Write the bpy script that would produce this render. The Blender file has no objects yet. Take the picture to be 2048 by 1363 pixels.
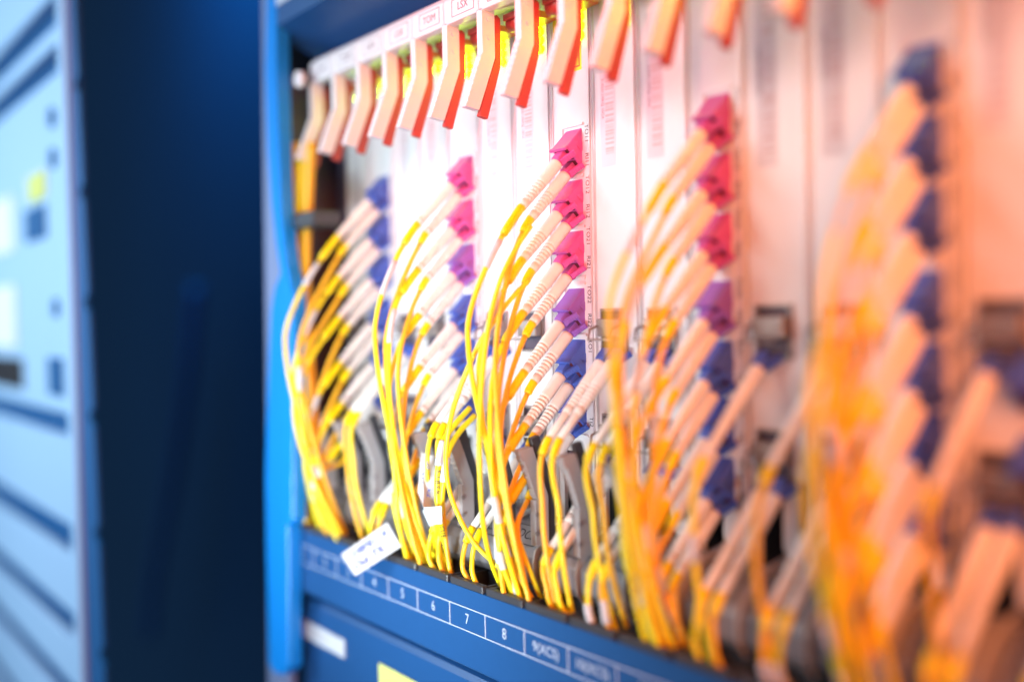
import bpy, bmesh, math, random
from mathutils import Vector, Matrix
random.seed(7)
S = 0.001                     # everything below is written in millimetres
ZOFF = 1200.0                 # height of the lens above the floor
sc = bpy.context.scene
C = sc.collection

# ------------------------------------------------------------------ camera
TH, PITCH, ROLL = math.radians(37.58), 0.0243, -0.019
FPX, IW, IH = 1991.0, 2048.0, 1363.0
F = Vector((-math.cos(TH)*math.cos(PITCH), math.sin(TH)*math.cos(PITCH), -math.sin(PITCH)))
R0 = Vector((math.sin(TH), math.cos(TH), 0)); U0 = R0.cross(F)
R = R0*math.cos(ROLL) + U0*math.sin(ROLL); U = R.cross(F)
cam_d = bpy.data.cameras.new('camera'); cam = bpy.data.objects.new('camera', cam_d); C.objects.link(cam)
m = Matrix((R, U, -F)).transposed().to_4x4(); m.translation = Vector((0, 0, ZOFF*S)); cam.matrix_world = m
cam_d.sensor_width = 36; cam_d.lens = 36*FPX/IW
cam_d.clip_start = 0.01; cam_d.clip_end = 50
cam_d.dof.use_dof = True; cam_d.dof.focus_distance = 0.408; cam_d.dof.aperture_fstop = 2.0
sc.camera = cam

# ------------------------------------------------------------------ world, exposure
w = bpy.data.worlds.new('World'); sc.world = w; w.use_nodes = True
bg = w.node_tree.nodes['Background']
bg.inputs[0].default_value = (0.2, 0.55, 1, 1); bg.inputs[1].default_value = 0.2
sc.view_settings.view_transform = 'Standard'; sc.view_settings.look = 'None'
sc.view_settings.exposure = 0; sc.view_settings.gamma = 1
sc.cycles.use_denoising = True
sc.cycles.max_bounces = 6
sc.cycles.sample_clamp_indirect = 6

# ------------------------------------------------------------------ lights; the fills are added, with no source in view
def area(name, loc, tgt, size, power, col, spread=180):
    l = bpy.data.lights.new(name, 'AREA'); l.shape = 'DISK'; l.size = size*S; l.energy = power; l.color = col
    l.spread = math.radians(spread)
    o = bpy.data.objects.new(name, l); C.objects.link(o)
    p = Vector(loc)*S + Vector((0, 0, ZOFF*S)); t = Vector(tgt)*S + Vector((0, 0, ZOFF*S))
    o.location = p; o.rotation_euler = (t-p).to_track_quat('-Z', 'Y').to_euler()
    return o
def spot(name, loc, tgt, power, col, ang, blend=1.0, rad=20):
    l = bpy.data.lights.new(name, 'SPOT'); l.energy = power; l.color = col
    l.spot_size = math.radians(ang); l.spot_blend = blend; l.shadow_soft_size = rad*S
    o = bpy.data.objects.new(name, l); C.objects.link(o)
    p = Vector(loc)*S + Vector((0, 0, ZOFF*S)); t = Vector(tgt)*S + Vector((0, 0, ZOFF*S))
    o.location = p; o.rotation_euler = (t-p).to_track_quat('-Z', 'Y').to_euler()
    return o
area('lamp_key', (-700, -330, 420), (-480, 250, -20), 380, 0.12, (0.7, 0.87, 1.0), 110)
area('fill_left', (-470, -90, 40), (-510, 262, 30), 160, 0.14, (0.6, 0.85, 1.0), 90)  # added fill for the left cards and the yellow bundle
area('lamp_warm', (130, 40, 150), (-330, 260, 40), 260, 3.2, (1.0, 0.235, 0.04))
area('fill_low', (-190, -150, -230), (-410, 255, -75), 160, 0.32, (0.8, 0.92, 0.95), 42)  # added fill from below for boots, fibres and the lower face
area('fill_hot', (-440, -170, 190), (-315, 270, 50), 120, 0.08, (1.0, 0.93, 0.8), 48)  # added to wash the cards round the middle ports nearly white
spot('fill_red', (-60, -130, 230), (-325, 250, 92), 16, (1.0, 0.1, 0.15), 22, 1.0, 40)  # added spot that gives the upper levers their red cast
spot('fill_magenta', (-300, -170, 330), (-318, 262, 58), 3, (1.0, 0.0, 0.1), 24, 1.0, 30)  # added spot that gives the top middle ports a pink cast
area('fill_blue', (-900, -420, 160), (-720, 160, -20), 400, 2.5, (0.8, 0.95, 1.0), 120)  # added fill that brightens the left cabinet
area('fill_back', (-1120, 300, 620), (-1230, 520, 330), 200, 4, (0.0, 0.5, 1.0))  # added fill that lightens the upper back wall

# ------------------------------------------------------------------ materials
def mat(name, col, rough=0.45, metal=0.0, noise=0.06, nscale=900.0, bump=0.0, emit=None, estr=0.0, sss=0.0, coat=0.0, spec=0.5):
    mt = bpy.data.materials.new(name); mt.use_nodes = True
    nt = mt.node_tree; b = nt.nodes['Principled BSDF']
    b.inputs['Roughness'].default_value = rough; b.inputs['Metallic'].default_value = metal
    b.inputs['Specular IOR Level'].default_value = spec
    tc = nt.nodes.new('ShaderNodeTexCoord'); nz = nt.nodes.new('ShaderNodeTexNoise')
    nz.inputs['Scale'].default_value = nscale*0.2; nz.inputs['Detail'].default_value = 5
    nt.links.new(tc.outputs['Object'], nz.inputs['Vector'])
    mx = nt.nodes.new('ShaderNodeMix'); mx.data_type = 'RGBA'
    mx.inputs['A'].default_value = (col[0]*(1-noise), col[1]*(1-noise), col[2]*(1-noise), 1)
    mx.inputs['B'].default_value = (min(1, col[0]*(1+noise)), min(1, col[1]*(1+noise)), min(1, col[2]*(1+noise)), 1)
    nt.links.new(nz.outputs['Fac'], mx.inputs['Factor']); nt.links.new(mx.outputs['Result'], b.inputs['Base Color'])
    if bump:
        n2 = nt.nodes.new('ShaderNodeTexNoise'); n2.inputs['Scale'].default_value = nscale*1.6
        nt.links.new(tc.outputs['Object'], n2.inputs['Vector'])
        bp = nt.nodes.new('ShaderNodeBump'); bp.inputs['Strength'].default_value = bump; bp.inputs['Distance'].default_value = 0.0002
        nt.links.new(n2.outputs['Fac'], bp.inputs['Height']); nt.links.new(bp.outputs['Normal'], b.inputs['Normal'])
    if emit:
        b.inputs['Emission Color'].default_value = (*emit, 1); b.inputs['Emission Strength'].default_value = estr
    if sss:
        b.inputs['Subsurface Weight'].default_value = sss; b.inputs['Subsurface Radius'].default_value = (0.003, 0.002, 0.001)
        b.inputs['Subsurface Scale'].default_value = 1.0
    if coat: b.inputs['Coat Weight'].default_value = coat
    return mt
M = dict(
    card=mat('card_paint', (0.74, 0.74, 0.76), 0.42, bump=0.05, noise=0.03),
    rib=mat('card_edge_metal', (0.60, 0.59, 0.62), 0.35, 0.3),
    plastic=mat('white_plastic', (0.78, 0.77, 0.80), 0.38, noise=0.03, bump=0.04),
    latch=mat('red_latch_plastic', (0.42, 0.055, 0.045), 0.42),
    boot=mat('boot_rubber', (0.82, 0.81, 0.79), 0.5, noise=0.05, bump=0.1),
    blue=mat('port_blue', (0.07, 0.125, 0.52), 0.34, noise=0.08),
    dblue=mat('plug_blue', (0.065, 0.125, 0.50), 0.3, noise=0.08),
    magenta=mat('port_pink_lit', (0.55, 0.10, 0.38), 0.34, noise=0.08),  # blue port and plug plastic with pink light painted into the colour
    violet=mat('port_violet_lit', (0.28, 0.12, 0.52), 0.34, noise=0.08),  # same blue plastic, weaker violet cast of that light painted in
    hole=mat('socket_dark', (0.12, 0.015, 0.03), 0.6),
    yellow=mat('fibre_yellow', (0.96, 0.76, 0.015), 0.33, noise=0.06, nscale=300),
    orange=mat('fibre_orange', (0.95, 0.53, 0.02), 0.36, noise=0.06, nscale=300),
    sleeve=mat('sleeve_yellow', (0.96, 0.74, 0.0), 0.3, noise=0.04),
    paper=mat('paper_white', (0.62, 0.64, 0.69), 0.7, noise=0.03),
    ink=mat('black_ink', (0.03, 0.028, 0.04), 0.6),
    bcink=mat('pale_bar_ink', (0.52, 0.42, 0.44), 0.6),  # bars in a pale pinkish grey
    grink=mat('grey_ink', (0.22, 0.16, 0.20), 0.6),
    bink=mat('blue_pen_ink', (0.01, 0.05, 0.35), 0.6),
    chassis=mat('chassis_blue_paint', (0.014, 0.080, 0.245), 0.38, noise=0.06, bump=0.12, nscale=1500),
    post=mat('post_blue_paint', (0.006, 0.24, 0.75), 0.3, noise=0.05, bump=0.05),
    lavender=mat('post_edge_metal', (0.22, 0.27, 0.46), 0.45, 0.2),
    black=mat('black_plastic', (0.045, 0.046, 0.055), 0.42, noise=0.15, bump=0.1),
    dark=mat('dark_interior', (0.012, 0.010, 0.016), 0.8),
    darkcard=mat('dark_filler_panel', (0.075, 0.06, 0.10), 0.5),
    grey=mat('grey_plastic', (0.22, 0.21, 0.225), 0.35, noise=0.05, bump=0.08),
    greyl=mat('grey_plastic_light', (0.45, 0.44, 0.46), 0.35, noise=0.05),
    silver=mat('pale_grey_plastic', (0.36, 0.35, 0.37), 0.35, noise=0.04),
    metal=mat('bare_metal', (0.33, 0.29, 0.28), 0.42, 0.7, noise=0.08),
    white=mat('white_print', (0.48, 0.56, 0.70), 0.6),
    stick=mat('warning_yellow', (0.93, 0.80, 0.02), 0.5),
    lstick=mat('pale_yellow_sticker', (0.75, 0.80, 0.22), 0.5),
    rink=mat('red_ink', (0.5, 0.08, 0.02), 0.5),
    led=mat('led_lit', (0.5, 0.8, 0.02), 0.4, emit=(0.62, 1.0, 0.0), estr=18.0),
    rack=mat('cabinet_paint', (0.42, 0.65, 0.95), 0.5, noise=0.03),
    rackd=mat('cabinet_vent_blue', (0.001, 0.10, 0.30), 0.6),
    rackw=mat('cabinet_white_label', (0.85, 0.9, 0.95), 0.6),
    navy=mat('background_navy', (0.002, 0.035, 0.10), 0.5, noise=0.2, nscale=10),
    streak=mat('light_streak_blue', (0.012, 0.07, 0.22), 0.5),  # colour of the faint light streak in the gap
)

# ------------------------------------------------------------------ mesh helpers
ORG = {}
class B:
    def __init__(s): s.bm = bmesh.new()
    def box(s, x0, x1, y0, y1, z0, z1, bev=0.0, seg=1):
        g = bmesh.new()
        bmesh.ops.create_cube(g, size=1)
        for v in g.verts: v.co = Vector(((x0+x1)/2+v.co.x*(x1-x0), (y0+y1)/2+v.co.y*(y1-y0), (z0+z1)/2+v.co.z*(z1-z0)))
        if bev: bmesh.ops.bevel(g, geom=g.edges[:], offset=bev, segments=seg, affect='EDGES', profile=0.6)
        s.add(g); return s
    def add(s, g, mx=None):
        vm = {}
        for v in g.verts: vm[v] = s.bm.verts.new(mx @ v.co if mx else v.co)
        for f in g.faces:
            try:
                nf = s.bm.faces.new([vm[v] for v in f.verts]); nf.smooth = f.smooth
            except ValueError: pass
        g.free(); return s
    def prism(s, prof, a0, a1, axis='x', bev=0.0):
        """prof = (y,z) for axis x, (x,z) for axis y."""
        g = bmesh.new()
        mk = (lambda p, a: Vector((a, p[0], p[1]))) if axis == 'x' else (lambda p, a: Vector((p[0], a, p[1])))
        v0 = [g.verts.new(mk(p, a0)) for p in prof]; v1 = [g.verts.new(mk(p, a1)) for p in prof]
        n = len(prof)
        g.faces.new(v0); g.faces.new(v1[::-1])
        for i in range(n): g.faces.new((v0[i], v1[i], v1[(i+1) % n], v0[(i+1) % n]))
        bmesh.ops.recalc_face_normals(g, faces=g.faces[:])
        if bev: bmesh.ops.bevel(g, geom=g.edges[:], offset=bev, segments=1, affect='EDGES')
        bmesh.ops.triangulate(g, faces=[f for f in g.faces if len(f.verts) > 4])
        s.add(g); return s
    def tube(s, pts, rads, seg=10, caps=True):
        pts = [Vector(p) for p in pts]
        if not hasattr(rads, '__len__'): rads = [rads]*len(pts)
        t0 = (pts[1]-pts[0]).normalized(); ref = Vector((1, 0, 0)) if abs(t0.x) < .8 else Vector((0, 1, 0))
        nrm = (ref - t0*ref.dot(t0)).normalized(); rings = []
        for i, p in enumerate(pts):
            t = (pts[min(i+1, len(pts)-1)]-pts[max(i-1, 0)]).normalized()
            nrm = (nrm - t*nrm.dot(t)).normalized(); bn = t.cross(nrm)
            rings.append([s.bm.verts.new(p+(nrm*math.cos(a)+bn*math.sin(a))*rads[i]) for a in [2*math.pi*k/seg for k in range(seg)]])
        for i in range(len(rings)-1):
            for k in range(seg):
                f = s.bm.faces.new((rings[i][k], rings[i+1][k], rings[i+1][(k+1) % seg], rings[i][(k+1) % seg])); f.smooth = True
        if caps:
            s.bm.faces.new(rings[0]); s.bm.faces.new(rings[-1][::-1])
        return s
    def mesh(s, name, material, origin=(0, 0, 0)):
        me = bpy.data.meshes.new(name)
        o = Vector(origin)
        for v in s.bm.verts: v.co = (v.co-o)*S
        bmesh.ops.recalc_face_normals(s.bm, faces=s.bm.faces[:])
        s.bm.to_mesh(me); s.bm.free(); me.materials.append(M[material] if isinstance(material, str) else material)
        return me
def W(p): return Vector(p)*S + Vector((0, 0, ZOFF*S))
def thing(name, label, cat, loc, group=None, kind=None):
    o = bpy.data.objects.new(name, None); C.objects.link(o); o.empty_display_size = 0.005
    o.location = W(loc); ORG[o.name] = Vector(loc); o['label'] = label; o['category'] = cat
    if group: o['group'] = group
    if kind: o['kind'] = kind
    return o
def obj(name, b, material, parent=None, label=None):
    """mesh built in scene millimetres, origin at the parent's origin"""
    org = ORG[parent.name] if parent else Vector((0, 0, 0))
    me = b.mesh(name, material, org)
    o = bpy.data.objects.new(name, me); C.objects.link(o)
    if parent: o.parent = parent
    else: o.location = W((0, 0, 0))
    ORG[o.name] = org.copy()
    if label: o['label'] = label
    return o
def put(name, me, parent, loc, mx=None):
    """shared mesh placed at loc (millimetres) under parent"""
    o = bpy.data.objects.new(name, me); C.objects.link(o); o.parent = parent
    o.location = (Vector(loc)-ORG[parent.name])*S; ORG[o.name] = Vector(loc)
    if mx: o.rotation_euler = mx.to_euler()
    return o
def text(s, size, origin, xa, ya, material, parent, name, squash=1.0, extr=0.03, center=True, bold=0.0):
    cu = bpy.data.curves.new('t', 'FONT'); cu.body = s; cu.size = size; cu.extrude = extr
    cu.resolution_u = 3; cu.offset = bold
    if center: cu.align_x = 'CENTER'; cu.align_y = 'CENTER'
    t = bpy.data.objects.new('t', cu); C.objects.link(t)
    bpy.context.view_layer.update()
    me = bpy.data.meshes.new_from_object(t.evaluated_get(bpy.context.evaluated_depsgraph_get()))
    C.objects.unlink(t); bpy.data.objects.remove(t)
    xa = Vector(xa).normalized(); ya = Vector(ya).normalized(); za = xa.cross(ya)
    org = ORG[parent.name] if parent else Vector((0, 0, 0))
    for v in me.vertices:
        v.co = (Vector(origin)+xa*v.co.x*squash+ya*v.co.y+za*v.co.z-org)*S
    me.materials.clear(); me.materials.append(M[material])
    o = bpy.data.objects.new(name, me); C.objects.link(o)
    if parent: o.parent = parent; ORG[o.name] = org.copy()
    return o
def P(px, py, Y):
    """point of the photograph's pixel grid on the plane y = Y, in millimetres"""
    d = F + R*((px-IW/2)/FPX) - U*((py-IH/2)/FPX)
    return d*(Y/d.y)
XA, YA, ZA = (1, 0, 0), (0, 1, 0), (0, 0, 1)
def catmull(pts, n=8):
    pts = [Vector(p) for p in pts]; q = [pts[0]*2-pts[1]]+pts+[pts[-1]*2-pts[-2]]; out = []
    for i in range(1, len(q)-2):
        for k in range(n):
            t = k/n
            out.append(0.5*((2*q[i])+(q[i+1]-q[i-1])*t+(2*q[i-1]-5*q[i]+4*q[i+1]-q[i+2])*t*t+(3*q[i]-q[i-1]-3*q[i+1]+q[i+2])*t**3))
    return out+[pts[-1]]
def hermite(p0, t0, p1, t1, n=12):
    o = []
    for k in range(n):
        t = k/n
        o.append(p0*(2*t**3-3*t*t+1)+t0*(t**3-2*t*t+t)+p1*(-2*t**3+3*t*t)+t1*(t**3-t*t))
    return o

PITCHX = 25.4
X3 = -307.0
def sx(n): return X3 + PITCHX*n
PY = 270.0                      # card panels
NMIN, NMAX = -7, 8
ORD = {-6: 'far left', -3: 'second from left', 0: 'middle', 3: 'fourth from left', 6: 'rightmost'}

# ------------------------------------------------------------------ the shelf that carries everything
ch = thing('equipment_shelf', 'blue painted telecom shelf with numbered strip below the white cards', 'equipment shelf', (sx(0), 300, -150))
xl, xr = -497, 230
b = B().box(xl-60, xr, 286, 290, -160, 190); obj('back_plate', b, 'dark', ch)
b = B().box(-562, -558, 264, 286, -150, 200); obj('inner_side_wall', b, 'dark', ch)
# top fascia and soffit
b = B().prism([(225, 154), (225, 230), (286, 230), (286, 139), (262, 139)], -498, xr); fas = obj('top_fascia', b, 'chassis', ch)
pl = B().box(-488.5, -440, 224.3, 224.9, 164, 186, 0.2); plt = obj('name_plate', pl, 'white', fas)
text('OptiX', 17, (-463, 224.2, 173), XA, ZA, 'chassis', plt, 'plate_lettering', 0.9)
# side post, traced on its own plane
def traced(name, pix, Y, depth, material, parent, bev=0.5):
    pr = [(P(x, y, Y).x, P(x, y, Y).z) for x, y in pix]
    return obj(name, B().prism(pr, Y, Y+depth, 'y', bev), material, parent)
traced('side_post', [(533, -60), (552, -60), (552, 120), (556, 260), (562, 420), (573, 530), (586, 590), (586, 1040), (576, 1052), (578, 1335), (564, 1350), (546, 1344), (537, 1325), (532, 1100), (530, 950), (535, 760), (541, 620), (548, 575), (560, 545), (551, 490), (541, 400), (534, 300), (529, 140)], 224, 8, 'post', ch, 0.8)
traced('post_edge', [(523, -60), (540, -60), (545, 300), (560, 500), (575, 700), (580, 1400), (536, 1400), (532, 700), (528, 400)], 233, 4, 'lavender', ch, 0.4)
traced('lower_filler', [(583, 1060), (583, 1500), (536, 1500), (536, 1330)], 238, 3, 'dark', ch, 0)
# numbered strip
b = B().prism([(232, -111.5), (232, -143.6), (233, -144.6), (262, -144.6), (262, -142), (236, -142), (236, -111.5), (234, -110.8)], -500, xr, 'x'); st = obj('number_strip', b, 'chassis', ch)
g = B()
g.box(-498, xr, 231.75, 231.95, -119.55, -119.15).box(-498, xr, 231.75, 231.95, -129.05, -128.65)
for n in range(-9, 12):
    x = sx(n)-PITCHX*0.61
    if x > -497: g.box(x-.2, x+.2, 231.75, 231.95, -128.65, -119.55)
obj('slot_grid', g, 'white', st)
for n in range(-7, 11):
    lab = str(n+8) if n+8 not in (9, 10) else '%d(XCS)' % (n+8)
    text(lab, 6.2 if len(lab) < 3 else 5.4, (sx(n)-PITCHX*0.11, 231.8, -124.1), XA, ZA, 'white', st, 'slot_number', 0.92 if len(lab) < 3 else 0.95)
# lower drawer face
b = B().prism([(243, -148.5), (239, -150.5), (237.5, -153), (237.5, -230), (262, -230), (262, -148.5)], -499, xr, 'x'); dr = obj('lower_face', b, 'chassis', ch)
p0, p1 = P(589, 1228, 237), P(688, 1266, 237)
b = B().box(p0.x, p1.x, 236.9, 237.3, p0.z-9.5, p0.z, 0.15); wl = obj('white_label', b, 'paper', dr)
text('SUBRACK', 4.6, ((p0.x+p1.x)/2, 236.8, p0.z-4.7), XA, ZA, 'greyl', wl, 'label_lettering')
p0 = P(757, 1324, 237)
b = B().box(p0.x, p0.x+52, 236.9, 237.3, p0.z-40, p0.z, 0.2); ws = obj('warning_sticker', b, 'lstick', dr)
tri = [(p0.x+16+12*math.cos(a), p0.z-17+12*math.sin(a)) for a in (math.pi/2, math.pi/2+2.094, math.pi/2+4.189)]
tri2 = [(p0.x+16+8*math.cos(a), p0.z-17+8*math.sin(a)) for a in (math.pi/2, math.pi/2+2.094, math.pi/2+4.189)]
obj('warning_symbol', B().prism(tri, 236.75, 236.85, 'y'), 'rink', ws)
obj('warning_symbol_inside', B().prism(tri2, 236.6, 236.7, 'y'), 'white', ws)
text('CAUTION', 4.5, (p0.x+37, 236.8, p0.z-8), XA, ZA, 'rink', ws, 'sticker_lettering')
# bottom tray lip and floor behind the cable guides
obj('tray_lip', B().prism([(253, -109.6), (253, -112), (264, -112), (264, -108.6), (256, -108.6)], -500, xr), 'greyl', ch)
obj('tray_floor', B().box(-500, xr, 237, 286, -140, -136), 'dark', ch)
# black cable guides, one per slot
for n in range(-7, 9):
    x0 = sx(n)-PITCHX*0.61+1.2; x1 = x0+PITCHX-2.4
    b = B().box(x0, x1, 231.6, 234.6, -111.3, -108.2, 0.35)
    b.prism([(234.7, -108.5), (234.7, -118), (252, -118), (252, -108.5)], x0, x0+1.8)
    b.prism([(234.7, -108.7), (234.7, -118), (252, -118), (252, -108.7)], x1-1.8, x1)
    b.box(x0+1.9, x1-1.9, 249.8, 252, -118, -108.7, 0.3)
    obj('cable_guide', b, 'black', ch)
for n in range(-7, 10):
    x = sx(n)-PITCHX*0.61
    obj('guide_post', B().tube([(x, 233.8, -111.4), (x, 233.8, -108.9)], 1.0, 10), 'dark', ch)
# screw on the inner wall
sp = P(594, 158, 232)
b = B().tube([sp, sp+Vector((0, 3, 0))], [4.0, 4.4], 16); obj('fixing_screw', b, 'plastic', ch)
b = B().box(-528, -524, 243, 286, -110, 139); obj('inner_partition', b, 'darkcard', ch)
a, c = P(636, 300, 262), P(700, 300, 262)
# ------------------------------------------------------------------ shared part meshes
def lever_prof(mirror=False):
    fr = [(240, 125), (240, 107)]
    for k in range(9):               # serrated grip
        t = k/9; t2 = (k+.8)/9
        fr += [(240-8.5*t-0.15, 107-22.3*t), (240-8.5*t2-0.45, 107-22.3*t2)]
    fr += [(231.5, 84.7), (237.8, 83.8), (246.3, 105.8), (246.3, 125)]
    return fr if not mirror else [(y+4 if y < 240 else y+3, 35-z if z > 90 else 33-z) for y, z in fr]
lat = [(246.8, 121), (248, 124), (250, 122.5), (250, 104.0), (247.2, 95), (242.6, 80.6), (238.4, 81.6), (241.5, 92), (246.8, 105.6)]
lat_m = [(y+3.2, 34-z) for y, z in lat]
D = Vector((0, -math.sqrt(.5), -math.sqrt(.5))); E2 = Vector((0, math.sqrt(.5), -math.sqrt(.5)))
# adapter: local frame at the top corner on the panel
def adapter_mesh(mt='blue'):
    b = B(); L = 11.5; H = 13.4
    def q(l, h): v = D*l+E2*h; return (v.y, v.z)
    b.prism([q(-2, 0), q(L, 0), q(L, H), q(-2, H)], -5, 5, 'x', 0.35)
    b.prism([q(L*.35, 3), q(L*.35, 6.4), q(L*.62, 6.4), q(L*.62, 3)], 5.0, 5.25)
    b.prism([q(L, -0.35), q(L+1.2, -.35), q(L+1.2, .8), q(L, .8)], -4.9, 4.9)
    return b.mesh('port_adapter', mt)
def socket_mesh():
    b = B(); L = 11.5
    def q(l, h): v = D*l+E2*h; return (v.y, v.z)
    for h in (0.9, 7.1): b.prism([q(L-.5, h), q(L+.12, h), q(L+.12, h+5.4), q(L-.5, h+5.4)], -3.6, 4.2)
    return b.mesh('socket_pair', 'hole')
def bezel_mesh():
    b = B()
    b.box(-7.2, 6.2, -0.8, 0.3, 1.2, 2.2).box(-7.2, -6.2, -0.8, 0.3, -18.6, 1.19).box(-7.2, 6.2, -0.8, 0.3, -19.6, -18.6)
    return b.mesh('port_bezel', 'plastic')
ADA, SOC, BEZ = adapter_mesh(), socket_mesh(), bezel_mesh()
# plug + latch, boot, local frame = mouth of the socket, along D
def plug_mesh(mt='dblue'):
    b = B()
    def q(l, h): v = D*l+E2*h; return (v.y, v.z)
    b.prism([q(-1, -2.3), q(4.2, -2.3), q(5.4, -1.7), q(5.4, 1.7), q(4.2, 2.3), q(-1, 2.3)], -2.3, 2.3, 'x', 0.25)
    # latch arm rising from the rear of the plug towards the adapter, on the +x side
    g = bmesh.new(); hw = 1.15
    arm = [(2.0, 4.0), (2.6, 5.1), (3.2, 5.0), (7.2, 0.2), (6.5, -0.5)]
    v0 = []; v1 = []
    for xx, l in arm:
        a_ = D*l+Vector((xx, 0, 0)); v0.append(g.verts.new(a_+E2*hw)); v1.append(g.verts.new(a_-E2*hw))
    g.faces.new(v0); g.faces.new(v1[::-1])
    for i in range(len(arm)): g.faces.new((v0[i], v1[i], v1[(i+1) % 5], v0[(i+1) % 5]))
    bmesh.ops.recalc_face_normals(g, faces=g.faces[:]); bmesh.ops.triangulate(g, faces=g.faces[:])
    b.add(g)
    for k in range(4):       # grip ridges on the latch
        t = k/4; p = D*(3.4-3.2*t)+Vector((4.6+2.6*t, 0, 0))
        b.tube([p-E2*1.1, p+E2*1.1], 0.16, 6)
    return b.mesh('plug', mt)
def boot_mesh(L=26):
    b = B(); pts, rad = [], []
    pts += [D*0, D*0.25]; rad += [2.35, 2.6]
    for k in range(9): l = .25+k*(L*.42)/8; pts.append(D*l); rad.append(2.6-.1*k/8)
    k0 = L*.46; n = 7; step = (L*.46)/n
    for k in range(n):
        l = k0+k*step; r = 2.5-0.55*(k/n)
        pts += [D*l, D*(l+.05), D*(l+.45), D*(l+.5)]; rad += [r, r-.26, r-.26, r-.02]
    pts += [D*(L-.3), D*L]; rad += [1.9, 1.7]
    return b.tube(pts, rad, 18).mesh('boot', 'boot')
PLUG, BOOT = plug_mesh(), boot_mesh()
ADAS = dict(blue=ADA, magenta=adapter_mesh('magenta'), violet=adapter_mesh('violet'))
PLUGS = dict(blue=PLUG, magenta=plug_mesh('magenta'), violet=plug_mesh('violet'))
def tint(n, i):  # upper middle ports carry the pink light in their colour
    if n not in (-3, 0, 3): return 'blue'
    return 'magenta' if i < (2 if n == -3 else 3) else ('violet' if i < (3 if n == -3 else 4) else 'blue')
TAILW = B().tube([D*0, D*.4, D*12, D*12.3], [1.5, 1.75, 1.45, 1.2], 12).mesh('boot_tail', 'boot')

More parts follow.
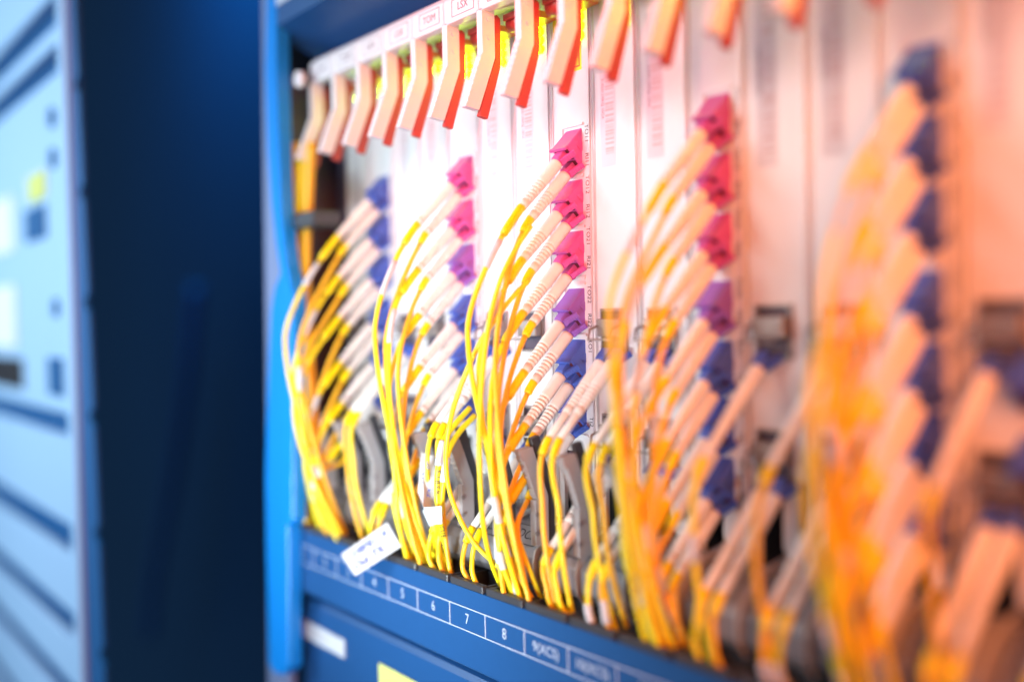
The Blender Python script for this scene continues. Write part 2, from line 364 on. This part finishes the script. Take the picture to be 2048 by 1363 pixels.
# ------------------------------------------------------------------ cards
TOPS = [75.6, 55.1, 34.4, 11.1, -9.8, -29.9]
def tops(n): return TOPS+[-50.5] if n in (3, 6) else TOPS
PLAB = [('TO11', 'RI11'), ('TO12', 'RI12'), ('TO21', 'RI21'), ('TO22', 'RI22'), ('RO1', 'TI1'), ('RO2', 'TI2'), ('RO3', 'TI3')]
HEAD = ['LSX', 'LBX', 'TQM', 'LKX', 'LSX', 'TOM', 'LSX', 'LSX']
cards = {}
look = {0: 'labelled TO11 to TI2 in sharp focus', -6: 'at the far left behind yellow fibres', -3: 'second port column from the left', 3: 'fourth port column from the left', 6: 'rightmost port column, heavily blurred'}
for n in range(NMIN, NMAX+1):
    port = n % 3 == 0
    if port: lab = 'white card with a column of duplex fibre ports, %s' % look[n]
    else:
        a_ = n - 1 if (n-1) % 3 == 0 else n-2
        side = 'immediately right of' if (n-1) % 3 == 0 else 'second to the right of'
        lab = 'narrow white card %s the %s port column' % (side, ORD.get(a_, '')) if a_ in ORD else 'white card at the far left end of the shelf'
    cd = thing('line_card', lab, 'card', (sx(n), PY, -88), 'white cards side by side in the shelf'); cards[n] = cd
    x0, x1 = sx(n-.55)+.35, sx(n+.45)-.35
    # panel with a finger slot cut near its foot
    if n == -7:
        b = B().box(sx(-7.95), sx(-7.6), PY, PY+2, -88, 136, .2); obj('side_filler', b, 'darkcard', cd)
        x0 = sx(-7.58)
    b = B().box(x0, x1, PY, PY+2, -56, 137, 0.25)
    b.box(x0, x0+4, PY, PY+2, -88, -56.05, .1)
    mx_ = (x0+x1)/2
    pr = [(mx_+1, -56.05), (mx_+1, -78)]+[(mx_+4+3*math.cos(t), -78+3.2*math.sin(t)) for t in [math.pi+k*math.pi/6 for k in range(1, 6)]]+[(mx_+7, -78), (mx_+7, -56.05)]
    b.prism(pr, PY, PY+2, 'y')
    b.box(x1-3.2, x1, PY, PY+2, -88, -56.05, .1)
    fp = obj('front_panel', b, 'card', cd)
    b = B().box(x1-1.5, x1-.9, PY-.7, PY-.02, -86, 137, .1).box(x0+.5, x0+1.0, PY-.5, PY-.02, -86, 137, .1)
    obj('edge_rib', b, 'rib', cd)
    # header with printed name
    hx0, hx1 = sx(n+.10), sx(n+1.10)-.5
    b = B().prism([(240, 124.3), (240, 134.5), (242.5, 137.3), (269.5, 137.3), (269.5, 134), (244, 124.3)], hx0, hx1, 'x', 0.25)
    hd = obj('header', b, 'plastic', cd)
    cx = (hx0+hx1)/2+1.6
    f_ = B(); lx0, lx1 = cx-8, cx+8
    f_.box(lx0, lx1, 239.85, 239.97, 133.2, 133.45).box(lx0, lx1, 239.85, 239.97, 126.4, 126.65).box(lx0, lx0+.25, 239.85, 239.97, 126.65, 133.2).box(lx1-.25, lx1, 239.85, 239.97, 126.65, 133.2)
    obj('name_frame', f_, 'grink', hd)
    text(HEAD[n % 8], 4.6, (cx, 239.9, 129.9), XA, ZA, 'grink', hd, 'card_name')
    # extraction levers
    lx = sx(n+.04)
    for mir in ((False, True) if n < 3 else (False,)):
        lv = obj('lever', B().prism(lever_prof(mir), lx, lx+3.6, 'x'), 'plastic' if not mir else 'silver', cd)
        zz = (lambda z: 36-z) if mir else (lambda z: z)
        for yy, z_ in ((243.3, 121), (243.5, 113.5)):
            obj('pivot_pin', B().tube([(lx+3.6, yy, zz(z_)), (lx+4.1, yy, zz(z_))], 1.0, 14), 'plastic' if not mir else 'grey', lv)
        la = obj('latch', B().prism(lat_m if mir else lat, lx+.6, lx+3.0, 'x', .3), 'latch' if not mir else 'black', cd)
        if not mir:
            obj('hub', B().tube([(lx+2.9, 256, 121), (lx+12, 256, 121)], [3.6, 3.6], 16).box(lx+3.0, lx+17, 251, 268.5, 121.5, 124.2, .3), 'latch', la)
    # foot of the card: rounded grey block with its name on the slope
    fx0, fx1 = sx(n+.10), sx(n+1.10)-1.3
    b = B().prism([(268, -84), (257, -84.6), (254.5, -85.5), (246.6, -92.6), (244.8, -95.5), (244.8, -103.5), (247, -107), (251, -108.3), (268, -108.3)], fx0, fx1, 'x', 0.35)
    ft = obj('foot_block', b, 'grey', cd)
    b = B().prism([(269, -80), (257, -82.5), (252, -85.2), (244.3, -92.5), (243, -97), (243.6, -104.6), (247, -109), (269, -109)], fx1+.1, fx1+1.1, 'x'); obj('foot_divider', b, 'greyl', cd)
    sl = Vector((0, 254.5-246.6, -85.5+92.6)).normalized(); nrm = Vector((1, 0, 0)).cross(sl)
    mid = Vector(((fx0+fx1)/2, 250.5, -89.1))+nrm*0.15
    nm = ['DCP', 'LBF', 'DCP', 'LSX'][(n+8) % 4] if n != 0 else 'LBF'
    if n == -1: nm = 'DCP'
    text(nm, 6.2, mid, XA, sl, 'ink', ft, 'foot_name', 0.95)
    f_ = B()
    for s_, w_ in ((4.4, 16), (-4.4, 16)):
        q0 = mid+sl*s_; f_.tube([q0-Vector((8, 0, 0)), q0+Vector((8, 0, 0))], 0.14, 5)
    for s_ in (-8, 8): f_.tube([mid+Vector((s_, 0, 0))-sl*4.4, mid+Vector((s_, 0, 0))+sl*4.4], 0.14, 5)
    obj('name_frame', f_, 'ink', ft)
    # indicator lamps
    for k in range(4):
        if n in (-7, -4, 2): 
            if k > 1: continue
        obj('indicator', B().tube([(sx(n+.225+.025*min(0, n+1)), PY-1.4, 123.5-k*3.7), (sx(n+.225+.025*min(0, n+1)), PY, 123.5-k*3.7)], [1.7, 1.95], 12), 'led', cd)
    # barcode label on the plain cards
    if not port:
        bx = sx(n-.36); z1, z0 = 112, (58 if n < 3 else 48)
        lb = obj('barcode_label', B().box(bx, bx+8.5, PY-.12, PY-.02, z0, z1), 'paper', cd)
        g = B(); z = z1-2
        rnd = random.Random(n+40)
        while z > z0+5:
            h = rnd.choice([.25, .25, .5, .8]); g.box(bx+2.9, bx+7.6, PY-.2, PY-.13, z-h, z); z -= h+rnd.choice([.35, .5, .9, 1.3])
        obj('barcode', g, 'bcink', lb)
        text('2102311XKQ 10C4', 1.9, (bx+1.5, PY-.18, (z0+z1)/2), (0, 0, -1), XA, 'grink', lb, 'serial_number')
    if n == 0:
        lx0_ = sx(-.47)
        lb = obj('laser_sticker', B().box(lx0_, sx(.22), PY-.12, PY-.02, 99, 122.5, .03), 'stick', cd)
        f_ = B(); a0, a1 = lx0_+1, sx(.22)-1
        f_.box(a0, a1, PY-.2, PY-.13, 111.6, 112.2).box(a0, a1, PY-.2, PY-.13, 100.4, 101).box(a1-.6, a1, PY-.2, PY-.13, 101.01, 111.59).box(a0, a0+.6, PY-.2, PY-.13, 101.01, 111.59)
        obj('sticker_border', f_, 'rink', lb)
        for k, tline in enumerate(('CAUTION', 'INVISIBLE', 'CLASS 1 LASER', 'PRODUCT')):
            text(tline, 2.4, ((a0+a1)/2, PY-.18, 110-k*2.6), XA, ZA, 'rink', lb, 'sticker_lettering')
    if n == 7:
        for zt in (-12, -34):
            ad = put('port_adapter', ADA, cd, (sx(n+.25), PY, zt)); put('socket_pair', SOC, ad, (sx(n+.25), PY, zt))
    if port:
        for i, zt in enumerate(tops(n)):
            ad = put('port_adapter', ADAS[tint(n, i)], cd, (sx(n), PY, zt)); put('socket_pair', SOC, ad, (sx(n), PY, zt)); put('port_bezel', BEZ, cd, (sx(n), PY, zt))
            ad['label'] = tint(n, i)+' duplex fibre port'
            for t_, dz in zip(PLAB[i], (-2.6, -13.2)):
                text(t_, 3.1, (sx(n+.310), PY-.08, zt+dz), (0, 0, -1), XA, 'ink', cd, 'port_label', 1.0, .02)
    else:
        # metal transceiver cages
        for i, zc in enumerate((-6.5, -48)):
            cx = sx(n-.1)
            b = B().box(cx-7.2, cx+7.2, PY-1.4, PY+1, zc+8.1, zc+9.0).box(cx-7.2, cx-6.5, PY-1.4, PY+1, zc-8, zc+8.09).box(cx+6.5, cx+7.2, PY-1.4, PY+1, zc-8, zc+8.09).box(cx-7.2, cx+7.2, PY-1.4, PY+1, zc-8.9, zc-8.01)
            b.box(cx-6.4, cx+6.4, PY-4.5, PY-.5, zc-2, zc+5, .4)
            b.tube([(cx-5.8, PY-2, zc+3), (cx-6.2, PY-8, zc+1), (cx-6.2, PY-9, zc-3), (cx+6.2, PY-9, zc-3), (cx+6.2, PY-8, zc+1), (cx+5.8, PY-2, zc+3)], .55, 8)
            cg = obj('transceiver', b, 'metal', cd)
            obj('cage_opening', B().box(cx-6.4, cx+6.4, PY-.3, PY+.5, zc-7.9, zc+8.0), 'darkcard', cg)

# ------------------------------------------------------------------ fibre patch cables
def sleeve_path(p, t, L, droop):
    """points leaving p along t, bending gently towards straight down"""
    out = [p.copy()]; d = t.normalized(); n = 6
    for k in range(n):
        d = (d+Vector((0, 0, -droop))).normalized(); out.append(out[-1]+d*(L/n))
    return out, d
def finish_cable(th, start, d, xb, yb, zb, end, r, material):
    tb = Vector((0, 0.0, -1))
    l1 = (Vector((xb, yb, zb))-start).length; pe = Vector(end); l2 = (pe-Vector((xb, yb, zb))).length
    pts = hermite(start, d*l1*.9, Vector((xb, yb, zb)), tb*l1*.8, 14)
    pts += hermite(Vector((xb, yb, zb)), tb*l2*.8, pe, Vector((0, .45, -.9))*l2*.8, 14)+[pe]
    obj('jacket', B().tube(pts, r, 10), material, th)
    return pts
def marker(th, pts, i, L=9, r=1.55, name='marker_sleeve', material='paper'):
    a_ = pts[i]; t = (pts[min(i+1, len(pts)-1)]-pts[i]).normalized()
    n_ = 5; q = [a_]; j = i
    # follow the cable so that the sleeve bends with it
    d_ = 0; k = i
    while d_ < L and k < len(pts)-1: d_ += (pts[k+1]-pts[k]).length; k += 1
    obj(name, B().tube(pts[i:k+1] if k-i >= 2 else [a_, a_+t*L/2, a_+t*L], r, 12), material, th)
ROWN = ['topmost', 'second', 'third', 'fourth', 'fifth', 'sixth', 'seventh']
rng = random.Random(11)
GRP = 'yellow fibres in the port columns'
for n in (-6, -3, 0, 3, 6):
    for i, zt in enumerate(tops(n)):
        for k in range(2):
            mouth = Vector((sx(n), PY, zt))+D*11.5+E2*(3.6+6.2*k)
            col = ORD[n]
            lab = '%s fibre in the %s socket of the %s %s port, %s port column' % ('yellow' if k == 0 else 'orange-yellow', 'upper' if k == 0 else 'lower', ROWN[i], tint(n, i), col)
            th = thing('fiber_cable', lab, 'fibre cable', mouth, GRP)
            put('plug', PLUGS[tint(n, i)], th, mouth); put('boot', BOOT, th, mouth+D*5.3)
            s = mouth+D*31.0
            tilt = Vector((rng.uniform(-.04, .04), 0, rng.uniform(-.05, .02)))
            L = (14 if k == 0 else 6.5)*rng.uniform(.85, 1.1)
            sp, d = sleeve_path(s, D+tilt, L, .03 if k == 0 else .06)
            obj('sleeve', B().tube(sp, [1.85]+[1.75]*(len(sp)-2)+[1.6], 12), 'sleeve', th)
            bul = 220.5 + 2.3*i + 3.4*k + rng.uniform(-2.2, 2.2)
            if n == -6: bul -= 6
            if n == 6: bul -= 4
            zb = s.z - 42 - rng.uniform(0, 22); zb = max(zb, -84 + rng.uniform(-8, 8))
            xb = sx(n) + rng.uniform(-5.0, 5.0) - (2.5 if k == 0 else -1)
            end = (sx(n)+rng.uniform(-9.5, 9.0)+2, rng.uniform(237.5, 248.5), -121+rng.uniform(-2, 2))
            if n == 6 and i > 2: pass
            pts = finish_cable(th, sp[-1], d, xb, bul, zb, end, 1.08, 'yellow' if k == 0 else 'orange')
            if k == 0 and i in (0, 1, 3) or rng.random() < .22:
                marker(th, pts, rng.choice([1, 2, 2, 3]) if k == 0 and i < 4 else rng.choice([9, 12, 15]), rng.uniform(9, 15) if k == 0 else 7, 1.3)
            elif rng.random() < .5:
                marker(th, pts, rng.choice([15, 17, 19]), 7, 1.55)
# transceiver fibres in the plain cards
GRP2 = 'fibres in the metal transceivers'
for n in (-5, -4, -2, -1, 1, 2, 4, 5, 7, 8):
    base = {1: -3, 2: -3}
    a_ = n-1 if (n-1) % 3 == 0 else n-2
    for i, zc in enumerate((-6.5, -48)):
        if (n in (-5,) and i == 1) or (n in (-4, -1, 8) and i == 0): continue
        for k in range(2 if n < 4 or i == 1 else 1):
            cx = sx(n-.1)-2.6+6.2*k
            mouth = Vector((cx, PY-2.0, zc-8.5))
            lab = '%s fibre, %s transceiver, %s plain card right of the %s ports' % (('left-hand' if k == 0 else 'right-hand') if n < 4 or i == 1 else 'single blurred', 'upper' if i == 0 else 'lower', 'first' if (n-1) % 3 == 0 else 'second', ORD.get(a_, 'rightmost').replace(' from left', ''))
            th = thing('fiber_cable', lab, 'fibre cable', mouth, GRP2)
            put('plug', PLUG, th, mouth); put('boot', BOOT, th, mouth+D*5.3); put('boot_tail', TAILW, th, mouth+D*31)
            s = mouth+D*43.2
            sp, d = sleeve_path(s, D+Vector((rng.uniform(-.05, .05), 0, -.05)), 7, .10)
            obj('sleeve', B().tube(sp, 1.6, 12), 'sleeve', th)
            bul = s.y-3-rng.uniform(0, 2)
            end = (cx+4+rng.uniform(-1.5, 1.5), rng.uniform(238, 247), -121)
            zb = min(s.z-26, -70) if i == 0 else s.z-16
            pts = finish_cable(th, sp[-1], d, cx+rng.uniform(-3, 3), bul, max(zb, -104), end, 1.08, 'orange' if (k+n) % 2 else 'yellow')
            if rng.random() < .35: marker(th, pts, rng.choice([8, 12, 16]), 8, 1.5)

# hand-placed fibres that stand out in the photograph
def px_cable(lab, pix, r=1.0, material='yellow', mk=None, txt=None):
    w_ = [P(x, y, Y) for x, y, Y in pix]
    th = thing('fiber_cable', lab, 'fibre cable', w_[0], 'single fibres crossing the others')
    pts = catmull(w_, 8); obj('jacket', B().tube(pts, r, 12), material, th)
    if mk:
        for i_, L_ in mk: marker(th, pts, i_, L_, r+.4)
    if txt:
        for i_, s_, sz in txt:
            # letters strung down the jacket
            j = i_
            acc = 0
            for chh in s_:
                if j >= len(pts)-1: break
                t_ = (pts[j+1]-pts[j]).normalized(); toc = (-pts[j]).normalized()
                nrm_ = (toc-t_*toc.dot(t_)).normalized(); ya = nrm_.cross(t_)
                pos = pts[j]+t_*acc+nrm_*(r*1.02)
                if chh != ' ': text(chh, sz, pos, t_, ya, 'ink', th, 'jacket_print', 1.0, .05)
                acc += sz*.72
                while j < len(pts)-2 and acc > (pts[j+1]-pts[j]).length: acc -= (pts[j+1]-pts[j]).length; j += 1
    return th
px_cable('long yellow fibre looping in front of the middle ports down to slot eight', [(1058, 560, 242), (1020, 600, 234), (975, 660, 227), (945, 715, 224), (915, 790, 222), (897, 860, 222), (892, 930, 222), (905, 1000, 224), (945, 1080, 229), (1005, 1140, 236), (1060, 1195, 244), (1080, 1230, 250)])
px_cable('yellow fibre printed FIBER passing through the folded paper tag', [(940, 815, 246), (912, 846, 238), (893, 870, 233), (884, 892, 230), (877, 930, 228), (874, 975, 228), (877, 1020, 229), (886, 1070, 233), (896, 1110, 238), (903, 1150, 243), (906, 1185, 247)], 1.25, mk=[(21, 10)], txt=[(34, 'FIBER', 3.2), (53, 'CUE JECUR 17', 3.0)])
px_cable('plain yellow fibre beside the printed one in the folded tag', [(950, 830, 248), (920, 862, 240), (898, 900, 233), (890, 940, 230), (885, 985, 229), (882, 1020, 230), (872, 1070, 234), (868, 1110, 240), (868, 1160, 246), (870, 1190, 250)], 1.25, mk=[(19, 10)])
px_cable('short yellow fibre curving below the folded paper tag', [(884, 1048, 236), (877, 1080, 238), (874, 1120, 242), (880, 1180, 249)], 1.1, mk=[(6, 5)])
px_cable('straight yellow fibre dropping just left of the middle ports into slot seven', [(1062, 452, 243), (1035, 492, 237), (1003, 555, 229), (979, 640, 225), (964, 760, 222), (959, 860, 221), (960, 960, 222), (968, 1060, 226), (985, 1130, 233), (1010, 1190, 242), (1025, 1225, 248)])

# yellow bundle hanging between the post and the cards
for k in range(8):
    x_, y_ = 585+5.0*k, 236+(k % 3)*3
    th = thing('fiber_cable', 'yellow fibre hanging in the dark gap behind the blue post', 'fibre cable', P(x_, 300, y_), 'bundle behind the blue post')
    w_ = [P(x_+6, 285, y_), P(x_, 420, y_), P(x_-3+rng.uniform(-2, 2), 520, y_), P(x_-1+rng.uniform(-3, 3), 640, y_-3), P(x_+2+k, 800, y_-5), P(x_+10+2*k, 950, y_-4), P(x_+35+3*k, 1065, y_), P(x_+45+3*k, 1100, y_+2)]
    obj('jacket', B().tube(catmull(w_), 1.7, 8), 'yellow' if k < 6 else 'orange', th)
p_ = P(600, 440, 230)
ct = obj('cable_tie', B().box(p_.x-13, p_.x+15, 230, 246, p_.z-4, p_.z+4, 1), 'black'); ct['label'] = 'black strap round the yellow fibre bundle behind the blue post'; ct['category'] = 'cable tie'

# ------------------------------------------------------------------ paper tags
def tag_mesh(corners, thick=0.35):
    b = B(); g = bmesh.new(); c_ = [Vector(c) for c in corners]
    nn = (c_[1]-c_[0]).cross(c_[2]-c_[0]).normalized()
    if nn.y > 0: nn = -nn
    v0 = [g.verts.new(c+nn*thick) for c in c_]; v1 = [g.verts.new(c) for c in c_]
    g.faces.new(v0); g.faces.new(v1[::-1])
    for i in range(len(c_)): g.faces.new((v0[i], v1[i], v1[(i+1) % len(c_)], v0[(i+1) % len(c_)]))
    bmesh.ops.recalc_face_normals(g, faces=g.faces[:]); b.add(g)
    return b, nn
ca = P(683, 1108, 220); cb = P(711, 1151, 220); cd_ = P(775, 1045, 232)
cc = cb+(cd_-ca)
cc = P(803, 1092, 232)
t1 = thing('cable_tag', 'white paper tag with blue handwriting sticking out over the numbered strip', 'cable tag', ca)
b, nn = tag_mesh([ca, cb, cc, cd_]); tp = obj('paper', b, 'paper', t1)
xa = (cd_-ca).normalized(); ya = (xa.cross(nn)*-1).normalized()
if ya.z < 0: ya = -ya
Wd = (cd_-ca).length; Hh = (ca-cb).length
o_ = (ca+cb)/2+nn*.42
for s_, u_, v_ in (('13X', .17, .2), ('8P8', .42, .2), ('1', .60, .2), ('14', .76, .2), ('Out', .27, -.2), ('TX', .62, -.2)):
    text(s_, Hh*.36, o_+xa*Wd*u_+ya*Hh*v_, xa, xa.cross(nn)*-1 if False else nn.cross(xa), 'bink', tp, 'handwriting', 1.0, .02, True, .05)
t2 = thing('cable_tag', 'white paper tag folded round two printed yellow fibres', 'cable tag', P(860, 1020, 228))
b, n2 = tag_mesh([P(843, 905, 236), P(870, 912, 238), P(871, 1012, 232), P(849, 1014, 226), P(836, 985, 228)])
pa = obj('paper_flap', b, 'paper', t2, 'grey shaded flap with faint handwriting')
for s_, x_, y_ in (('13X', 846, 955), ('8P', 856, 930), ('TX', 858, 985)):
    q = P(x_, y_, 229); text(s_, 3.4, q, (.2, 0, .98), (-.95, 0, .2), 'bink', pa, 'handwriting', 1, .02)
b = B().tube([P(861, 1014, 230.5)-Vector((0, 0, 0)), P(873, 1047, 231.5)], [3.8, 3.2], 14)
obj('paper_wrap', b, 'paper', t2)
b, _ = tag_mesh([P(836, 985, 226), P(849, 1014, 225.5), P(884, 1011, 226), P(885, 1047, 227), P(862, 1048, 226.5)])
obj('paper_fold', b, 'paper', t2)

# ------------------------------------------------------------------ cabinet at the left
YR = 160.0
cab = thing('server_cabinet', 'pale blue cabinet with dark vent slots at the far left', 'cabinet', P(150, 1340, YR))
xe = P(138, 660, YR).x
def vz(py, px=138): return P(px, py, YR).z
bands = [(-400, -48), (22, 62), (122, 830), (874, 1050), (1106, 1222), (1272, 1362), (1410, 1510), (1558, 1700)]
for i, (a0, a1) in enumerate(bands):
    obj('face_panel', B().box(xe-700, xe, YR, YR+6, vz(a1), vz(a0), 1.0), 'rack', cab)
obj('vent_recess', B().box(xe-700, xe, YR+9, YR+12, vz(1700), vz(-400)), 'rackd', cab)
fl = []
xf0, xf1 = xe+1, P(184, 660, YR).x
prf = [(xf0, vz(-400)), (xf0, vz(1700))]
y = 1700
edge = []
while y > -400:
    e1 = 176 if True else 0
    edge += [(P(164+y*.016, 660, YR).x, vz(y)), (P(157+y*.016, 660, YR).x, vz(y-12)), (P(157+y*.016, 660, YR).x, vz(y-22)), (P(164+y*.016, 660, YR).x, vz(y-34))]; y -= 215
prf += edge
obj('side_flange', B().prism(prf, YR+1, YR+3, 'y'), 'rackd', cab)
obj('flange_edge', B().box(xf0, P(152, 660, YR).x, YR-2, YR+.9, vz(1700), vz(-400)), 'rack', cab)
def disc(px, py, r, m_, nm):
    q = P(px, py, YR-2); obj(nm, B().tube([q, q+Vector((0, 2, 0))], r, 18), m_, cab)
disc(100, 235, 6.5, 'rackd', 'screw_hole'); disc(102, 316, 6.5, 'rackd', 'screw_hole'); disc(108, 615, 6, 'rackd', 'screw_hole')
def plate(px0, px1, py0, py1, m_, nm):
    a0, a1 = P(px0, py0, YR-1.5), P(px1, py0, YR-1.5); z1_ = P((px0+px1)/2, py0, YR-1.5).z; z0_ = P((px0+px1)/2, py1, YR-1.5).z
    obj(nm, B().box(a0.x, a1.x, YR-1.5, YR-.02, z0_, z1_, .5), m_, cab)
plate(52, 88, 345, 402, 'lstick', 'yellow_label'); plate(48, 88, 415, 480, 'rackd', 'blue_label')
plate(-60, 42, 712, 768, 'dark', 'dark_socket'); plate(94, 122, 715, 790, 'rackd', 'handle_slot')
plate(-100, 22, 420, 520, 'rackw', 'white_label'); plate(-100, 26, 580, 690, 'rackw', 'white_label')

# ------------------------------------------------------------------ dark room behind, between the two cabinets
bk = obj('background', B().box(-3000, 400, 520, 524, -900, 900), 'navy'); bk['kind'] = 'structure'
th = thing('light_streak', 'dim blue tube added for a faint light streak in the gap between the cabinets', 'light streak', P(390, 400, 480))
obj('jacket', B().tube(catmull([P(392, 570, 470), P(375, 760, 465), P(345, 960, 460), P(310, 1140, 455), P(298, 1270, 455)]), [9]*33, 10), 'streak', th)  # faint streak of light on the dark wall, built as a tube
